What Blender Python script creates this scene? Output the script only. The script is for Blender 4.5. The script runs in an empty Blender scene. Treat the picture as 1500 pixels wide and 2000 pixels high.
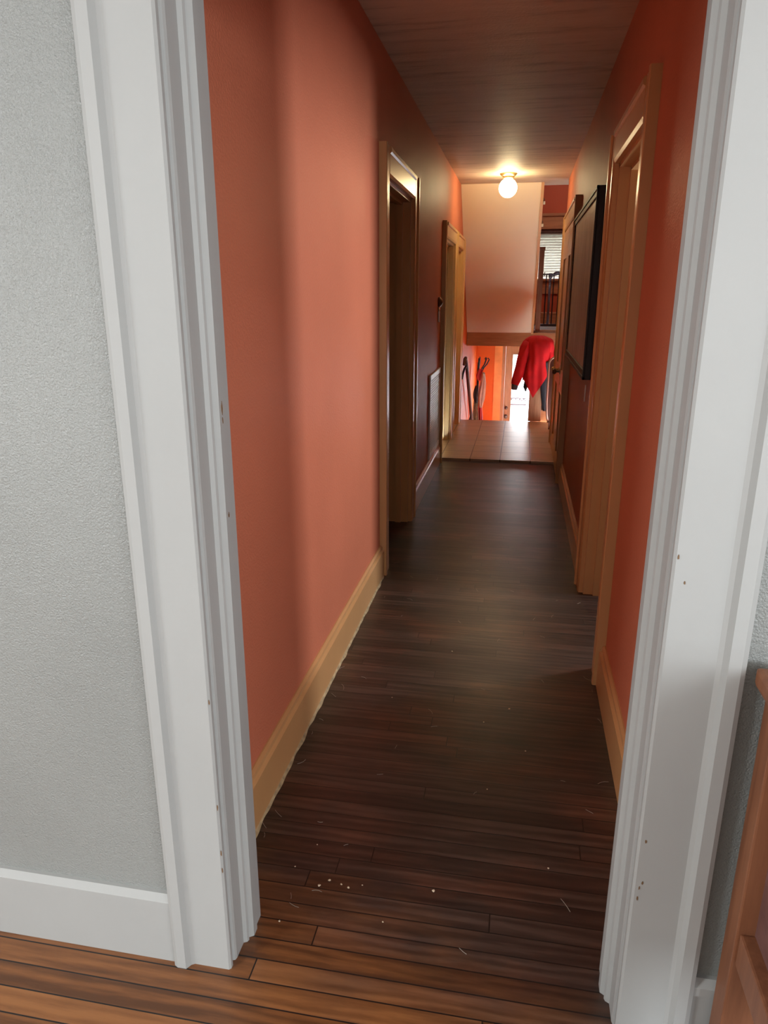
import bpy, bmesh, math, random
from mathutils import Vector, Matrix, noise
random.seed(7)
S = 1.5                      # all plan coordinates below are in units of the camera height (1.5 m)
sc = bpy.context.scene
col = sc.collection
pi = math.pi

# ------------------------------------------------------------------ camera
cd = bpy.data.cameras.new('camera')
cam = bpy.data.objects.new('camera', cd); col.objects.link(cam)
cd.sensor_fit = 'VERTICAL'; cd.sensor_height = 36; cd.lens = 1400/2000*36
cd.clip_start = 0.02; cd.clip_end = 200
th, ps = math.radians(16.8), math.radians(10.54)
F = Vector((-math.sin(ps)*math.cos(th), math.cos(ps)*math.cos(th), -math.sin(th)))
Rt = Vector((math.cos(ps), math.sin(ps), 0)); U = Rt.cross(F)
cam.matrix_world = Matrix(((Rt.x, U.x, -F.x, 0), (Rt.y, U.y, -F.y, 0), (Rt.z, U.z, -F.z, S), (0, 0, 0, 1)))
sc.camera = cam

# ------------------------------------------------------------------ world, exposure, area lights
sc.view_settings.view_transform = 'Standard'; sc.view_settings.look = 'None'
sc.view_settings.gamma = 1; sc.view_settings.use_curve_mapping = False
sc.view_settings.exposure = 1.0
w = bpy.data.worlds.new('world'); sc.world = w; w.use_nodes = True
bg = w.node_tree.nodes['Background']
bg.inputs[0].default_value = (0.93, 0.97, 1.0, 1); bg.inputs[1].default_value = 15.0

def area(name, loc, rot, sx, sy, power, color, spread=None):
    l = bpy.data.lights.new(name, 'AREA'); l.shape = 'RECTANGLE'; l.size = sx; l.size_y = sy
    l.energy = power; l.color = color
    if spread: l.spread = spread
    o = bpy.data.objects.new(name, l); col.objects.link(o)
    o.location = loc; o.rotation_euler = rot
    return o
DAY = (0.90, 0.96, 1.0)
area('window_daylight', (2.0, -2.95, 1.35), (pi/2, 0, 0), .8, 1.4, 62, DAY)
area('window_daylight', (3.2, -1.7, 1.4), (pi/2, 0, pi/2), 1.5, 1.4, 18, DAY)
area('window_daylight', (-3.2, -1.3, 1.5), (pi/2, 0, -pi/2), 1.3, 1.3, 36, DAY)
area('study_window_daylight', (1.98, 3.66, 1.74), (pi/2, 0, pi/2), .3, .8, 33, (.97, .98, 1.0))
area('ceiling_fixture_light', (-2.2, -.75, 2.5), (0, 0, 0), .28, .28, 20, (1.0, .96, .9))
area('porch_daylight', (0.2, 15.2, 2.4), (-math.radians(62), 0, 0), 3.0, 2.0, 150, (0.95, 0.98, 1.0))
area('upstairs_fill', (0.95, 10.6, 3.7), (0, math.radians(20), 0), 0.5, 1.6, 13, (1.0, 0.93, 0.84))  # added fill brightening the red stairwell wall

# ------------------------------------------------------------------ materials
class NT:
    def __init__(s, name):
        s.m = bpy.data.materials.new(name); s.m.use_nodes = True
        s.t = s.m.node_tree; s.b = s.t.nodes['Principled BSDF']
    def n(s, typ, **k):
        nd = s.t.nodes.new(typ)
        for a, v in k.items():
            if a.startswith('i_'):
                key = a[2:]; key = int(key) if key.isdigit() else key.replace('_', ' ')
                nd.inputs[key].default_value = v
            else: setattr(nd, a, v)
        return nd
    def l(s, a, b): s.t.links.new(a, b)
    def coord(s, scale=(1, 1, 1), rot=(0, 0, 0), loc=(0, 0, 0)):
        tc = s.n('ShaderNodeTexCoord'); mp = s.n('ShaderNodeMapping')
        mp.inputs['Scale'].default_value = scale; mp.inputs['Rotation'].default_value = rot; mp.inputs['Location'].default_value = loc
        s.l(tc.outputs['Object'], mp.inputs['Vector']); return mp.outputs['Vector']
    def noise(s, vec, scale, detail=3, rough=.5):
        nd = s.n('ShaderNodeTexNoise'); nd.inputs['Scale'].default_value = scale
        nd.inputs['Detail'].default_value = detail; nd.inputs['Roughness'].default_value = rough
        s.l(vec, nd.inputs['Vector']); return nd.outputs['Fac']
    def ramp(s, fac, stops):
        nd = s.n('ShaderNodeValToRGB'); e = nd.color_ramp.elements
        while len(e) < len(stops): e.new(.5)
        for el, (p, c) in zip(e, stops):
            el.position = p; el.color = (*c, 1) if len(c) == 3 else c
        s.l(fac, nd.inputs['Fac']); return nd.outputs['Color']
    def mix(s, fac, a, b, mode='MIX'):
        nd = s.n('ShaderNodeMix', data_type='RGBA', blend_type=mode)
        for val, key in ((fac, 0), (a, 6), (b, 7)):
            if hasattr(val, 'links') or hasattr(val, 'is_linked'): s.l(val, nd.inputs[key])
            elif isinstance(val, (int, float)): nd.inputs[key].default_value = val
            else: nd.inputs[key].default_value = (*val, 1)
        return nd.outputs[2]
    def math(s, op, a, b=0.0):
        nd = s.n('ShaderNodeMath', operation=op)
        for i, v in enumerate((a, b)):
            if isinstance(v, (int, float)): nd.inputs[i].default_value = v
            else: s.l(v, nd.inputs[i])
        return nd.outputs[0]
    def bump(s, h, strength=.3, dist=.002, normal=None):
        nd = s.n('ShaderNodeBump'); nd.inputs['Strength'].default_value = strength; nd.inputs['Distance'].default_value = dist
        s.l(h, nd.inputs['Height'])
        if normal: s.l(normal, nd.inputs['Normal'])
        s.l(nd.outputs['Normal'], s.b.inputs['Normal']); return nd.outputs['Normal']
    def base(s, c):
        if isinstance(c, tuple): s.b.inputs['Base Color'].default_value = (*c, 1)
        else: s.l(c, s.b.inputs['Base Color'])

def simple(name, c, rough=.5, metal=0, var=.12, vs=6, bump=0, bs=60, spec=.5, sheen=0, coat=0):
    m = NT(name); v = m.coord()
    n = m.noise(v, vs, 4)
    dark = tuple(x*(1-var) for x in c); lite = tuple(min(1, x*(1+var)) for x in c)
    m.base(m.ramp(n, [(.3, dark), (.7, lite)]))
    m.b.inputs['Roughness'].default_value = rough; m.b.inputs['Metallic'].default_value = metal
    m.b.inputs['Specular IOR Level'].default_value = spec
    m.b.inputs['Sheen Weight'].default_value = sheen; m.b.inputs['Coat Weight'].default_value = coat
    if bump: m.bump(m.noise(v, bs, 3), bump, .002)
    return m.m

def wood(name, c1, c2, axis='z', rough=.45, scale=1.0):
    m = NT(name)
    sc_ = {'z': (14, 14, 1.2), 'x': (1.2, 14, 14), 'y': (14, 1.2, 14)}[axis]
    v = m.coord(tuple(k*scale for k in sc_))
    n = m.noise(v, 2.2, 6, .62)
    m.base(m.ramp(n, [(.32, c1), (.5, tuple((a+b)/2 for a, b in zip(c1, c2))), (.68, c2)]))
    m.b.inputs['Roughness'].default_value = rough
    m.bump(n, .12, .001)
    return m.m

def wall_paint(name, c, rough, bs=90, bstr=.5, swirl=.5, var=.06, spec=.5, ior=1.5):
    m = NT(name); v = m.coord()
    n1 = m.noise(v, bs, 2, .5)
    n2 = m.noise(m.coord((1, 1, 2.4)), 9, 5, .6)
    h = m.math('ADD', n1, m.math('MULTIPLY', n2, swirl))
    m.bump(h, bstr, .003)
    m.base(m.ramp(m.noise(v, 1.7, 3), [(.3, tuple(x*(1-var) for x in c)), (.7, tuple(x*(1+var) for x in c))]))
    m.b.inputs['Roughness'].default_value = rough; m.b.inputs['Specular IOR Level'].default_value = spec; m.b.inputs['IOR'].default_value = ior
    return m.m

M = {}
M['grey_wall'] = wall_paint('grey_wall', (.245, .256, .248), .20, 300, .85, .45)
M['terracotta'] = wall_paint('terracotta_wall', (.57, .182, .103), .50, 130, .6, .7, .06, .5, 1.2)
M['red_wall'] = wall_paint('red_wall', (.42, .085, .035), .5, 90, .3, .4, .06, .2)
M['orange_wall'] = wall_paint('orange_wall', (.80, .17, .03), .5, 90, .3, .4, .06, .15)
M['yellow_trim'] = simple('orange_yellow_trim', (.85, .33, .07), .45)
M['room_white'] = simple('room_white', (.84, .83, .80), .7)
M['white_trim'] = simple('white_trim', (.342, .348, .344), .52, spec=.35, var=.02, vs=3, bump=.08, bs=25)
M['tan_trim'] = simple('tan_trim', (.60, .33, .14), .28, var=.06, vs=3, bump=.1, bs=30)
M['lamplit_cream_trim'] = simple('lamplit_cream_trim', (.68, .45, .19), .32, var=.05, vs=3, bump=.1, bs=30)  # yellow-cream door paint; on the tan casings, yellow lamplight put into the colour
M['soffit'] = wall_paint('soffit_paint', (.84, .72, .53), .6, 80, .15, .2, .02)
M['dark_room'] = simple('dark_room', (.10, .045, .03), .8)  # darkness of the side rooms and closets put into their wall colour
M['stair_wood'] = wood('stair_wood', (.30, .12, .045), (.44, .19, .075), 'x', .4)
M['oak_v'] = wood('oak_vertical', (.42, .17, .05), (.60, .27, .085), 'z', .38)
M['newel_oak'] = wood('newel_oak', (.27, .14, .075), (.46, .27, .15), 'z', .45)
M['dark_wood'] = wood('dark_wood', (.06, .02, .012), (.12, .045, .025), 'z', .5)
M['cabinet_wood'] = wood('cabinet_wood', (.15, .055, .026), (.26, .105, .052), 'z', .42)
M['landing_board'] = wood('landing_board', (.05, .02, .012), (.09, .035, .02), 'x', .85)
M['plum_panel'] = simple('plum_panel', (.16, .075, .065), .55, var=.35, vs=9, bump=.3, bs=120)
M['black_frame'] = simple('black_frame', (.012, .012, .014), .5)
M['black_metal'] = simple('black_metal', (.02, .02, .025), .6)
M['steel'] = simple('steel', (.55, .53, .50), .28, metal=.9)
M['brass'] = simple('brass', (.55, .40, .18), .3, metal=.9)
M['dull_metal'] = simple('dull_metal', (.16, .13, .11), .3, metal=.9)
M['white_enamel'] = simple('white_enamel', (.72, .70, .68), .38)
M['duct_shade'] = simple('duct_shade', (.03, .025, .02), .8)
M['coat_red'] = simple('coat_red', (.58, .018, .026), .7, var=.15, vs=9, bump=.25, bs=30, spec=.2)
M['cuff_grey'] = simple('cuff_grey', (.07, .075, .10), .8)
M['coat_black'] = simple('coat_black', (.02, .025, .035), .7, var=.3, bump=.3, bs=40)
M['cloth_pale'] = simple('cloth_pale', (.72, .50, .38), .8, bump=.2, bs=40)
M['cloth_red'] = simple('cloth_red', (.55, .04, .04), .8, bump=.2, bs=40)
M['cloth_khaki'] = simple('cloth_khaki', (.22, .18, .10), .8, var=.3, vs=30, bump=.2, bs=40)
M['cloth_dark'] = simple('cloth_dark', (.03, .02, .02), .8, bump=.2, bs=40)
M['gate_black'] = simple('gate_black', (.022, .022, .03), .45)
M['gate_grey'] = simple('gate_grey', (.10, .11, .14), .4)
M['deck'] = simple('deck', (.16, .165, .17), .8)
M['siding'] = simple('siding', (.80, .79, .74), .7, var=.02)
M['clip_white'] = simple('clip_white', (.75, .74, .72), .4)
M['crumb'] = simple('crumb', (.62, .50, .36), .8)
M['lint'] = simple('lint', (.35, .30, .25), .9)
M['caulk'] = simple('caulk', (.42, .32, .18), .8, var=.3, vs=40, bump=.4, bs=60)
M['chip'] = simple('chip', (.15, .085, .04), .7)
M['pale_rim'] = simple('pale_rim', (.55, .38, .30), .4)

# shade slats: thin white vinyl letting daylight through
m = NT('shade_slat'); m.base((.34, .335, .29)); m.b.inputs['Roughness'].default_value = .5
m.b.inputs['Transmission Weight'].default_value = 0
tr = m.n('ShaderNodeBsdfTranslucent'); tr.inputs[0].default_value = (.9, .9, .86, 1)
mx = m.n('ShaderNodeMixShader'); mx.inputs[0].default_value = .012
out = m.t.nodes['Material Output']
m.l(m.b.outputs[0], mx.inputs[1]); m.l(tr.outputs[0], mx.inputs[2]); m.l(mx.outputs[0], out.inputs['Surface'])
M['slat'] = m.m
# clear pane
m = NT('clear_glass'); out = m.t.nodes['Material Output']
tp = m.n('ShaderNodeBsdfTransparent'); gl = m.n('ShaderNodeBsdfGlossy'); gl.inputs['Roughness'].default_value = .02
mx = m.n('ShaderNodeMixShader'); mx.inputs[0].default_value = .06
m.l(tp.outputs[0], mx.inputs[1]); m.l(gl.outputs[0], mx.inputs[2]); m.l(mx.outputs[0], out.inputs['Surface'])
M['glass'] = m.m
# lamp globe
m = NT('opal_globe'); m.base((.95, .93, .85)); m.b.inputs['Emission Color'].default_value = (1, .82, .46, 1)
m.b.inputs['Emission Strength'].default_value = 23.0; m.b.inputs['Roughness'].default_value = .2
M['globe'] = m.m
# hall ceiling: brushed plaster in taupe with streaks across the hall
m = NT('hall_ceiling'); v = m.coord((1.0, 6.0, 1))
n = m.noise(v, 2.2, 7, .62); n2 = m.noise(m.coord((1, 1, 1)), 70, 3)
m.base(m.ramp(n, [(.30, (.37, .28, .22)), (.46, (.57, .46, .36)), (.7, (.64, .53, .42))]))
m.bump(m.math('ADD', n2, m.math('MULTIPLY', n, 1.6)), .4, .003); m.b.inputs['Roughness'].default_value = .6
M['hall_ceiling'] = m.m
# chalkboard slate with chalk smears
m = NT('slate'); v = m.coord((3, 3, .9)); n = m.noise(v, 3.2, 6, .65)
n2 = m.noise(m.coord((9, 9, 2)), 2.0, 4)
sm = m.math('MULTIPLY', n, n2)
m.base(m.ramp(sm, [(.14, (.34, .335, .31)), (.30, (.46, .45, .42)), (.45, (.66, .65, .61))]))
m.b.inputs['Roughness'].default_value = .42; M['slate'] = m.m

def plank_floor(name, plank, tones, wear, reds, rough=.38, light_zone=False, seed=0.0):
    m = NT(name); v = m.coord(loc=(seed, .013, 0))
    br = m.n('ShaderNodeTexBrick'); br.offset = 0; br.squash = 1
    br.inputs['Scale'].default_value = 1; br.inputs['Brick Width'].default_value = 1.35
    br.inputs['Row Height'].default_value = plank; br.inputs['Mortar Size'].default_value = .0019
    br.inputs['Mortar Smooth'].default_value = .2; br.inputs['Bias'].default_value = 0
    br.inputs['Color1'].default_value = (0, 0, 0, 1); br.inputs['Color2'].default_value = (1, 1, 1, 1); br.inputs['Mortar'].default_value = (.5, .5, .5, 1)
    # every row of boards gets its own end-joint offset
    sv = m.n('ShaderNodeSeparateXYZ'); m.l(v, sv.inputs[0])
    wn = m.n('ShaderNodeTexWhiteNoise', noise_dimensions='1D'); m.l(m.math('FLOOR', m.math('DIVIDE', sv.outputs['Y'], plank)), wn.inputs['W'])
    cv = m.n('ShaderNodeCombineXYZ'); m.l(m.math('ADD', sv.outputs['X'], m.math('MULTIPLY', wn.outputs['Value'], 1.7)), cv.inputs[0]); m.l(sv.outputs['Y'], cv.inputs[1])
    m.l(cv.outputs[0], br.inputs['Vector'])
    # grain: stretched along the planks, offset per plank
    cb = m.n('ShaderNodeCombineXYZ'); m.l(m.math('MULTIPLY', br.outputs['Color'], 7.3), cb.inputs[2])
    add = m.n('ShaderNodeVectorMath', operation='ADD'); m.l(m.coord((2.2, 24, 1)), add.inputs[0]); m.l(cb.outputs[0], add.inputs[1])
    g = m.noise(add.outputs[0], 1.6, 7, .68)
    # cathedral figure
    add2 = m.n('ShaderNodeVectorMath', operation='ADD'); m.l(m.coord((1.1, 8, 1)), add2.inputs[0]); m.l(cb.outputs[0], add2.inputs[1])
    wv = m.n('ShaderNodeTexWave', wave_type='BANDS', bands_direction='Y'); wv.inputs['Scale'].default_value = 1.3
    wv.inputs['Distortion'].default_value = 7; wv.inputs['Detail'].default_value = 3; wv.inputs['Detail Scale'].default_value = 1.4
    m.l(add2.outputs[0], wv.inputs['Vector'])
    gg = m.math('ADD', m.math('MULTIPLY', g, .84), m.math('MULTIPLY', wv.outputs['Fac'], .16))
    gg = m.math('ADD', gg, m.math('MULTIPLY', m.math('SUBTRACT', br.outputs['Color'], .5), .30))
    warm = m.ramp(gg, [(.26, tones[0]), (.47, tones[1]), (.74, tones[2])])
    dark = m.ramp(gg, [(.30, wear[0]), (.50, wear[1]), (.68, wear[2])])
    # worn finish: large blotches where the varnish is left
    bl = m.noise(m.coord((1.0, 1.6, 1)), 1.9, 5, .6)
    f = m.ramp(bl, [(.48, (0, 0, 0)), (.62, (1, 1, 1))])
    red = m.ramp(gg, [(.28, reds[0]), (.50, reds[1]), (.70, reds[2])])
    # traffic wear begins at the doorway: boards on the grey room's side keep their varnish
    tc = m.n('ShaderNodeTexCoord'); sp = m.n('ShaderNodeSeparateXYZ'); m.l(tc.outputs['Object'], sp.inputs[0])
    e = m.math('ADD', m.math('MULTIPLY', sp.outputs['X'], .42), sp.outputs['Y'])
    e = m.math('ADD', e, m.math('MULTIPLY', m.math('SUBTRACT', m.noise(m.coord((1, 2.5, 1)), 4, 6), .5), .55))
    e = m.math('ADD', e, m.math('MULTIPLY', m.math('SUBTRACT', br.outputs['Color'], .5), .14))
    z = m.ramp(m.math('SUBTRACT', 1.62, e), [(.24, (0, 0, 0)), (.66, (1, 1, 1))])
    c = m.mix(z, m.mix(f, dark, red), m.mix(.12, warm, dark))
    c = m.mix(br.outputs['Fac'], c, (.008, .005, .004))
    m.base(c)
    h = m.math('SUBTRACT', m.math('MULTIPLY', g, .25), br.outputs['Fac'])
    m.bump(h, .35, .0015)
    rr = m.n('ShaderNodeMapRange'); m.l(bl, rr.inputs[0]); rr.inputs[3].default_value = rough+.10; rr.inputs[4].default_value = rough-.06
    m.l(rr.outputs[0], m.b.inputs['Roughness']); m.b.inputs['Specular IOR Level'].default_value = .6
    return m.m
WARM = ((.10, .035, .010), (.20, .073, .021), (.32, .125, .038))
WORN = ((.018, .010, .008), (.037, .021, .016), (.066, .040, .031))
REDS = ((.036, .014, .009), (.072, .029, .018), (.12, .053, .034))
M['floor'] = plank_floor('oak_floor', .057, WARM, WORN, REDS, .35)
M['hall_floor'] = M['floor']

m = NT('floor_tile'); v = m.coord(loc=(.277*S, -4.49*S, 0))
br = m.n('ShaderNodeTexBrick'); br.offset = 0; br.inputs['Scale'].default_value = 1
br.inputs['Brick Width'].default_value = .187*S; br.inputs['Row Height'].default_value = .19*S
br.inputs['Mortar Size'].default_value = .0048; br.inputs['Mortar Smooth'].default_value = .1
br.inputs['Color1'].default_value = (.50, .38, .27, 1); br.inputs['Color2'].default_value = (.60, .46, .33, 1); br.inputs['Mortar'].default_value = (.10, .07, .05, 1)
m.l(v, br.inputs['Vector'])
n = m.noise(m.coord((1, 3, 1)), 6, 5, .6)
m.base(m.mix(m.ramp(n, [(.35, (0, 0, 0)), (.65, (.45, .45, .45))]), br.outputs['Color'], (.40, .27, .19)))
m.bump(m.math('SUBTRACT', m.math('MULTIPLY', n, .2), br.outputs['Fac']), .3, .003)
m.b.inputs['Roughness'].default_value = .34; M['tile'] = m.m

# ------------------------------------------------------------------ mesh helpers (plan units in, metres out)
class MB:
    def __init__(s): s.b = bmesh.new()
    def box(s, x0, x1, y0, y1, z0, z1, bev=0):
        vs = [s.b.verts.new((x*S, y*S, z*S)) for x in (x0, x1) for y in (y0, y1) for z in (z0, z1)]
        f = []
        for q in ((0, 1, 3, 2), (4, 6, 7, 5), (0, 4, 5, 1), (2, 3, 7, 6), (0, 2, 6, 4), (1, 5, 7, 3)):
            f.append(s.b.faces.new([vs[i] for i in q]))
        if bev:
            es = {e for fc in f for e in fc.edges}
            bmesh.ops.bevel(s.b, geom=list(es), offset=bev*S, segments=2, affect='EDGES', profile=.6)
        return s
    def prism(s, pts, axis, a, c):
        """extrude polygon pts along axis; pts are in the two other axes in order"""
        def P(p, t):
            q = {'x': (t, p[0], p[1]), 'y': (p[0], t, p[1]), 'z': (p[0], p[1], t)}[axis]
            return tuple(k*S for k in q)
        A = [s.b.verts.new(P(p, a)) for p in pts]; B = [s.b.verts.new(P(p, c)) for p in pts]
        n = len(pts)
        s.b.faces.new(A); s.b.faces.new(B[::-1])
        for i in range(n): s.b.faces.new((A[i], B[i], B[(i+1) % n], A[(i+1) % n]))
        return s
    def tube(s, pts, r, seg=10, closed=False):
        pts = [Vector(p)*S for p in pts]; n = len(pts)
        rr = r if isinstance(r, (list, tuple)) else [r]*n
        rings = []; up = None
        for i, p in enumerate(pts):
            t = (pts[min(i+1, n-1)] - pts[max(i-1, 0)]).normalized()
            if up is None:
                up = t.orthogonal().normalized()
            up = (up - t*up.dot(t)).normalized(); sd = t.cross(up)
            rings.append([s.b.verts.new(p + (up*math.cos(2*pi*k/seg) + sd*math.sin(2*pi*k/seg))*rr[i]*S) for k in range(seg)])
        for i in range(n-1):
            for k in range(seg):
                s.b.faces.new((rings[i][k], rings[i][(k+1) % seg], rings[i+1][(k+1) % seg], rings[i+1][k]))
        s.b.faces.new(rings[0][::-1]); s.b.faces.new(rings[-1])
        return s
    def lathe(s, c, prof, axis='z', seg=32):
        """prof: list of (r, t) along axis from c"""
        c = Vector(c)*S; rings = []
        for r, t in prof:
            ring = []
            for k in range(seg):
                a = 2*pi*k/seg; u, v = r*math.cos(a)*S, r*math.sin(a)*S; t2 = t*S
                d = {'z': (u, v, t2), 'x': (t2, u, v), 'y': (u, t2, v)}[axis]
                ring.append(s.b.verts.new(c + Vector(d)))
            rings.append(ring)
        for i in range(len(rings)-1):
            for k in range(seg):
                s.b.faces.new((rings[i][k], rings[i][(k+1) % seg], rings[i+1][(k+1) % seg], rings[i+1][k]))
        s.b.faces.new(rings[0][::-1]); s.b.faces.new(rings[-1])
        return s
    def grid(s, fn, nu, nv, closeu=False):
        g = [[s.b.verts.new(tuple(k*S for k in fn(i/(nu if closeu else nu-1), j/(nv-1)))) for i in range(nu)] for j in range(nv)]
        for j in range(nv-1):
            for i in range(nu if closeu else nu-1):
                s.b.faces.new((g[j][i], g[j][(i+1) % nu], g[j+1][(i+1) % nu], g[j+1][i]))
        s.g = g
        return s
    def build(s, name, mat, parent=None, smooth=False, loc=None, kind=None):
        bmesh.ops.recalc_face_normals(s.b, faces=s.b.faces[:])
        me = bpy.data.meshes.new(name)
        o = bpy.data.objects.new(name, me); col.objects.link(o)
        org = Vector(loc)*S if loc else Vector((0, 0, 0))
        if parent is not None: org = Vector(parent.location)
        for v in s.b.verts: v.co -= org
        s.b.to_mesh(me); s.b.free()
        me.materials.append(mat)
        if smooth:
            for p in me.polygons: p.use_smooth = True
            if smooth != 'all': me.set_sharp_from_angle(angle=math.radians(40))
        if parent is not None: o.parent = parent
        else: o.location = org
        if kind: o['kind'] = kind
        return o

def tag(o, label, cat, group=None, kind=None):
    o['label'] = label; o['category'] = cat
    if group: o['group'] = group
    if kind: o['kind'] = kind
    return o
def thing(name, loc, label, cat, group=None, kind=None):
    o = bpy.data.objects.new(name, None); col.objects.link(o); o.location = Vector(loc)*S
    o.empty_display_size = .05
    return tag(o, label, cat, group, kind)
def struct(name, mb, mat, label, cat, **k):
    return tag(mb.build(name, mat, kind='structure', **k), label, cat)

# ------------------------------------------------------------------ plan
XL, XR = -.472, .262           # hall wall faces
XLO, XRO = -.572, .362         # far side of those walls
WY0, WY1 = .81, .90            # partition between the grey room and the hall
CEIL = 1.75
TILE = .015
TY0, TY1 = 4.45, 5.94
BACK = 8.2
FOY = -.87                     # foyer floor
LAND = .70                     # landing floor

# --- near grey room
struct('floor', MB().box(-2.2, 2.2, -2.05, .90, -.03, 0), M['floor'], 'orange-brown oak strip floor of the grey room, boards running across', 'floor')
fl = MB().box(XLO, XRO, .90, TY0+.02, -.03, 0)
struct('floor.001', fl, M['hall_floor'], 'dark worn oak strip floor of the hallway', 'floor')
struct('floor.002', MB().box(XL-.05, XR+.05, TY0, TY1, -.03, TILE, .002), M['tile'], 'beige ceramic tile floor at the far end of the hallway', 'floor')
struct('wall_near', MB().box(-2.2, -.44, WY0, WY1, 0, CEIL).box(.235, 2.2, WY0, WY1, 0, CEIL).box(-.44, .235, WY0, WY1, 1.42, CEIL),
       M['grey_wall'], 'glossy textured grey wall left and right of the white doorway', 'wall')
struct('wall_room', MB().box(-2.3, -2.2, -2.05, WY1, 0, CEIL).box(2.2, 2.3, -2.05, WY1, 0, CEIL).box(-2.3, 2.3, -2.15, -2.05, 0, CEIL),
       M['room_white'], 'pale side and back walls of the grey room', 'wall')
struct('ceiling', MB().box(-2.3, 2.3, -2.15, WY0, CEIL, CEIL+.05), M['room_white'], 'white ceiling of the grey room', 'ceiling')

def baseboard_x(mb, x0, x1, yf, z=.115, t=.012, d=-1):
    """board against a wall whose face is y=yf, standing out in direction d"""
    mb.prism([(yf, 0), (yf+d*t, 0), (yf+d*t, z*.80), (yf+d*t*1.25, z*.82), (yf+d*t*1.25, z*.93), (yf+d*t*.5, z), (yf, z)], 'x', x0, x1)
def baseboard_y(mb, y0, y1, xf, z=.118, t=.016, d=1, z0=0):
    mb.prism([(xf, z0), (xf+d*t, z0), (xf+d*t, z0+z*.84), (xf+d*t*.6, z0+z*.88), (xf+d*t*.6, z0+z*.97), (xf+d*t*.2, z0+z), (xf, z0+z)], 'y', y0, y1)

b = MB(); baseboard_x(b, -2.2, -.479, WY0, .125); struct('baseboard_near', b, M['white_trim'], 'white baseboard under the grey wall left of the doorway', 'baseboard')
b = MB(); baseboard_x(b, .272, 2.2, WY0, .125); struct('baseboard_near.001', b, M['white_trim'], 'white baseboard behind the wooden cabinet, right of the doorway', 'baseboard')

# --- white doorway casing and jamb, profile extruded upwards
def doorway_side(name, sgn, xo, xi, label):
    # sgn -1 left, +1 right; xo outer edge, xi opening edge
    def X(d): return xi + sgn*d       # d measured from the opening edge into the wall
    W = abs(xo-xi)
    pts = [(X(W), WY0), (X(W), WY0-.018), (X(W-.006), WY0-.021), (X(W-.020), WY0-.021), (X(W-.025), WY0-.013),
           (X(W-.030), WY0-.010), (X(.003), WY0-.010), (X(0), WY0-.007), (X(0), WY0-.001), (X(.005), WY0+.000), (X(.005), WY0+.006),
           (X(.000), WY0+.008), (X(-.0015), WY0+.012), (X(-.0015), WY0+.040), (X(-.007), WY0+.043), (X(-.0085), WY0+.047), (X(-.006), WY0+.051),
           (X(-.009), WY0+.053), (X(-.0135), WY0+.056), (X(-.0135), WY0+.070), (X(-.010), WY0+.073), (X(-.010), WY1+.006), (X(.03), WY1+.006), (X(.03), WY0)]
    o = struct(name, MB().prism(pts, 'z', 0, 1.40), M['white_trim'], label, 'door casing')
    return o
tl = doorway_side('trim_1', -1, -.479, -.390, 'white painted moulded door casing left of the hallway opening')
tr_ = doorway_side('trim_2', 1, .272, .181, 'white painted moulded door casing right of the hallway opening')
struct('trim_3', MB().box(-.479, .272, WY0-.015, WY1, 1.385, 1.49, .003), M['white_trim'], 'white head casing over the hallway opening', 'door casing')
# paint chips on the casings
def chip(parent, x, y, z, w, h, nx):
    mb = MB(); n = 9; pts = []
    for k in range(n):
        a = 2*pi*k/n; r = random.uniform(.5, 1)
        pts.append((w*r*math.cos(a), h*r*math.sin(a)))
    if nx: mb.prism([(y+p, z+q) for p, q in pts], 'x', x, x+nx*.0006)
    else: mb.prism([(x+p, z+q) for p, q in pts], 'y', y, y-.0006)
    o = mb.build('paint_chip', M['chip'], parent); o['label'] = 'brown chip in the white paint'
for z, w_, h_ in ((.86, .0028, .012), (.845, .0016, .006), (.715, .0025, .005)): chip(tl, -.3765, WY0+.064, z, w_, h_, 1)
for z in (.47, .30, .22, .19): chip(tl, -.3905, WY0-.0101, z, .0012, .006, 0)
for z, xx in ((.335, .190), (.27, .192), (.262, .189), (.245, .188), (.69, .196), (.72, .186)): chip(tr_, xx, WY0-.0101, z, .0013, .0035, 0)

# --- hall walls with door openings
def wall_with_openings(x0, x1, segs, y0, y1, ztop, zbot=0):
    mb = MB(); y = y0
    for (a, c, h) in segs:
        mb.box(x0, x1, y, a, zbot, ztop); mb.box(x0, x1, a, c, h, ztop)
        if zbot < 0: mb.box(x0, x1, a, c, zbot, 0)
        y = c
    mb.box(x0, x1, y, y1, zbot, ztop)
    return mb
OPH = 1.375
Lseg = [(2.54, 3.13, OPH), (4.45, 5.05, 1.325), (5.22, 5.70, 1.325)]
Rseg = [(1.87, 2.42, OPH), (4.06, 5.00, 1.39)]
struct('wall_left', wall_with_openings(XLO, XL, Lseg, WY1, 5.95, CEIL), M['terracotta'], 'terracotta painted left wall of the hallway', 'wall')
struct('wall_right', wall_with_openings(XR, XRO, Rseg, WY1, 5.42, CEIL), M['terracotta'], 'terracotta painted right wall of the hallway', 'wall')
struct('ceiling.001', MB().box(XLO, XRO, WY1, 5.66, CEIL, CEIL+.05), M['hall_ceiling'], 'streaky taupe plaster ceiling of the hallway', 'ceiling')
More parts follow.
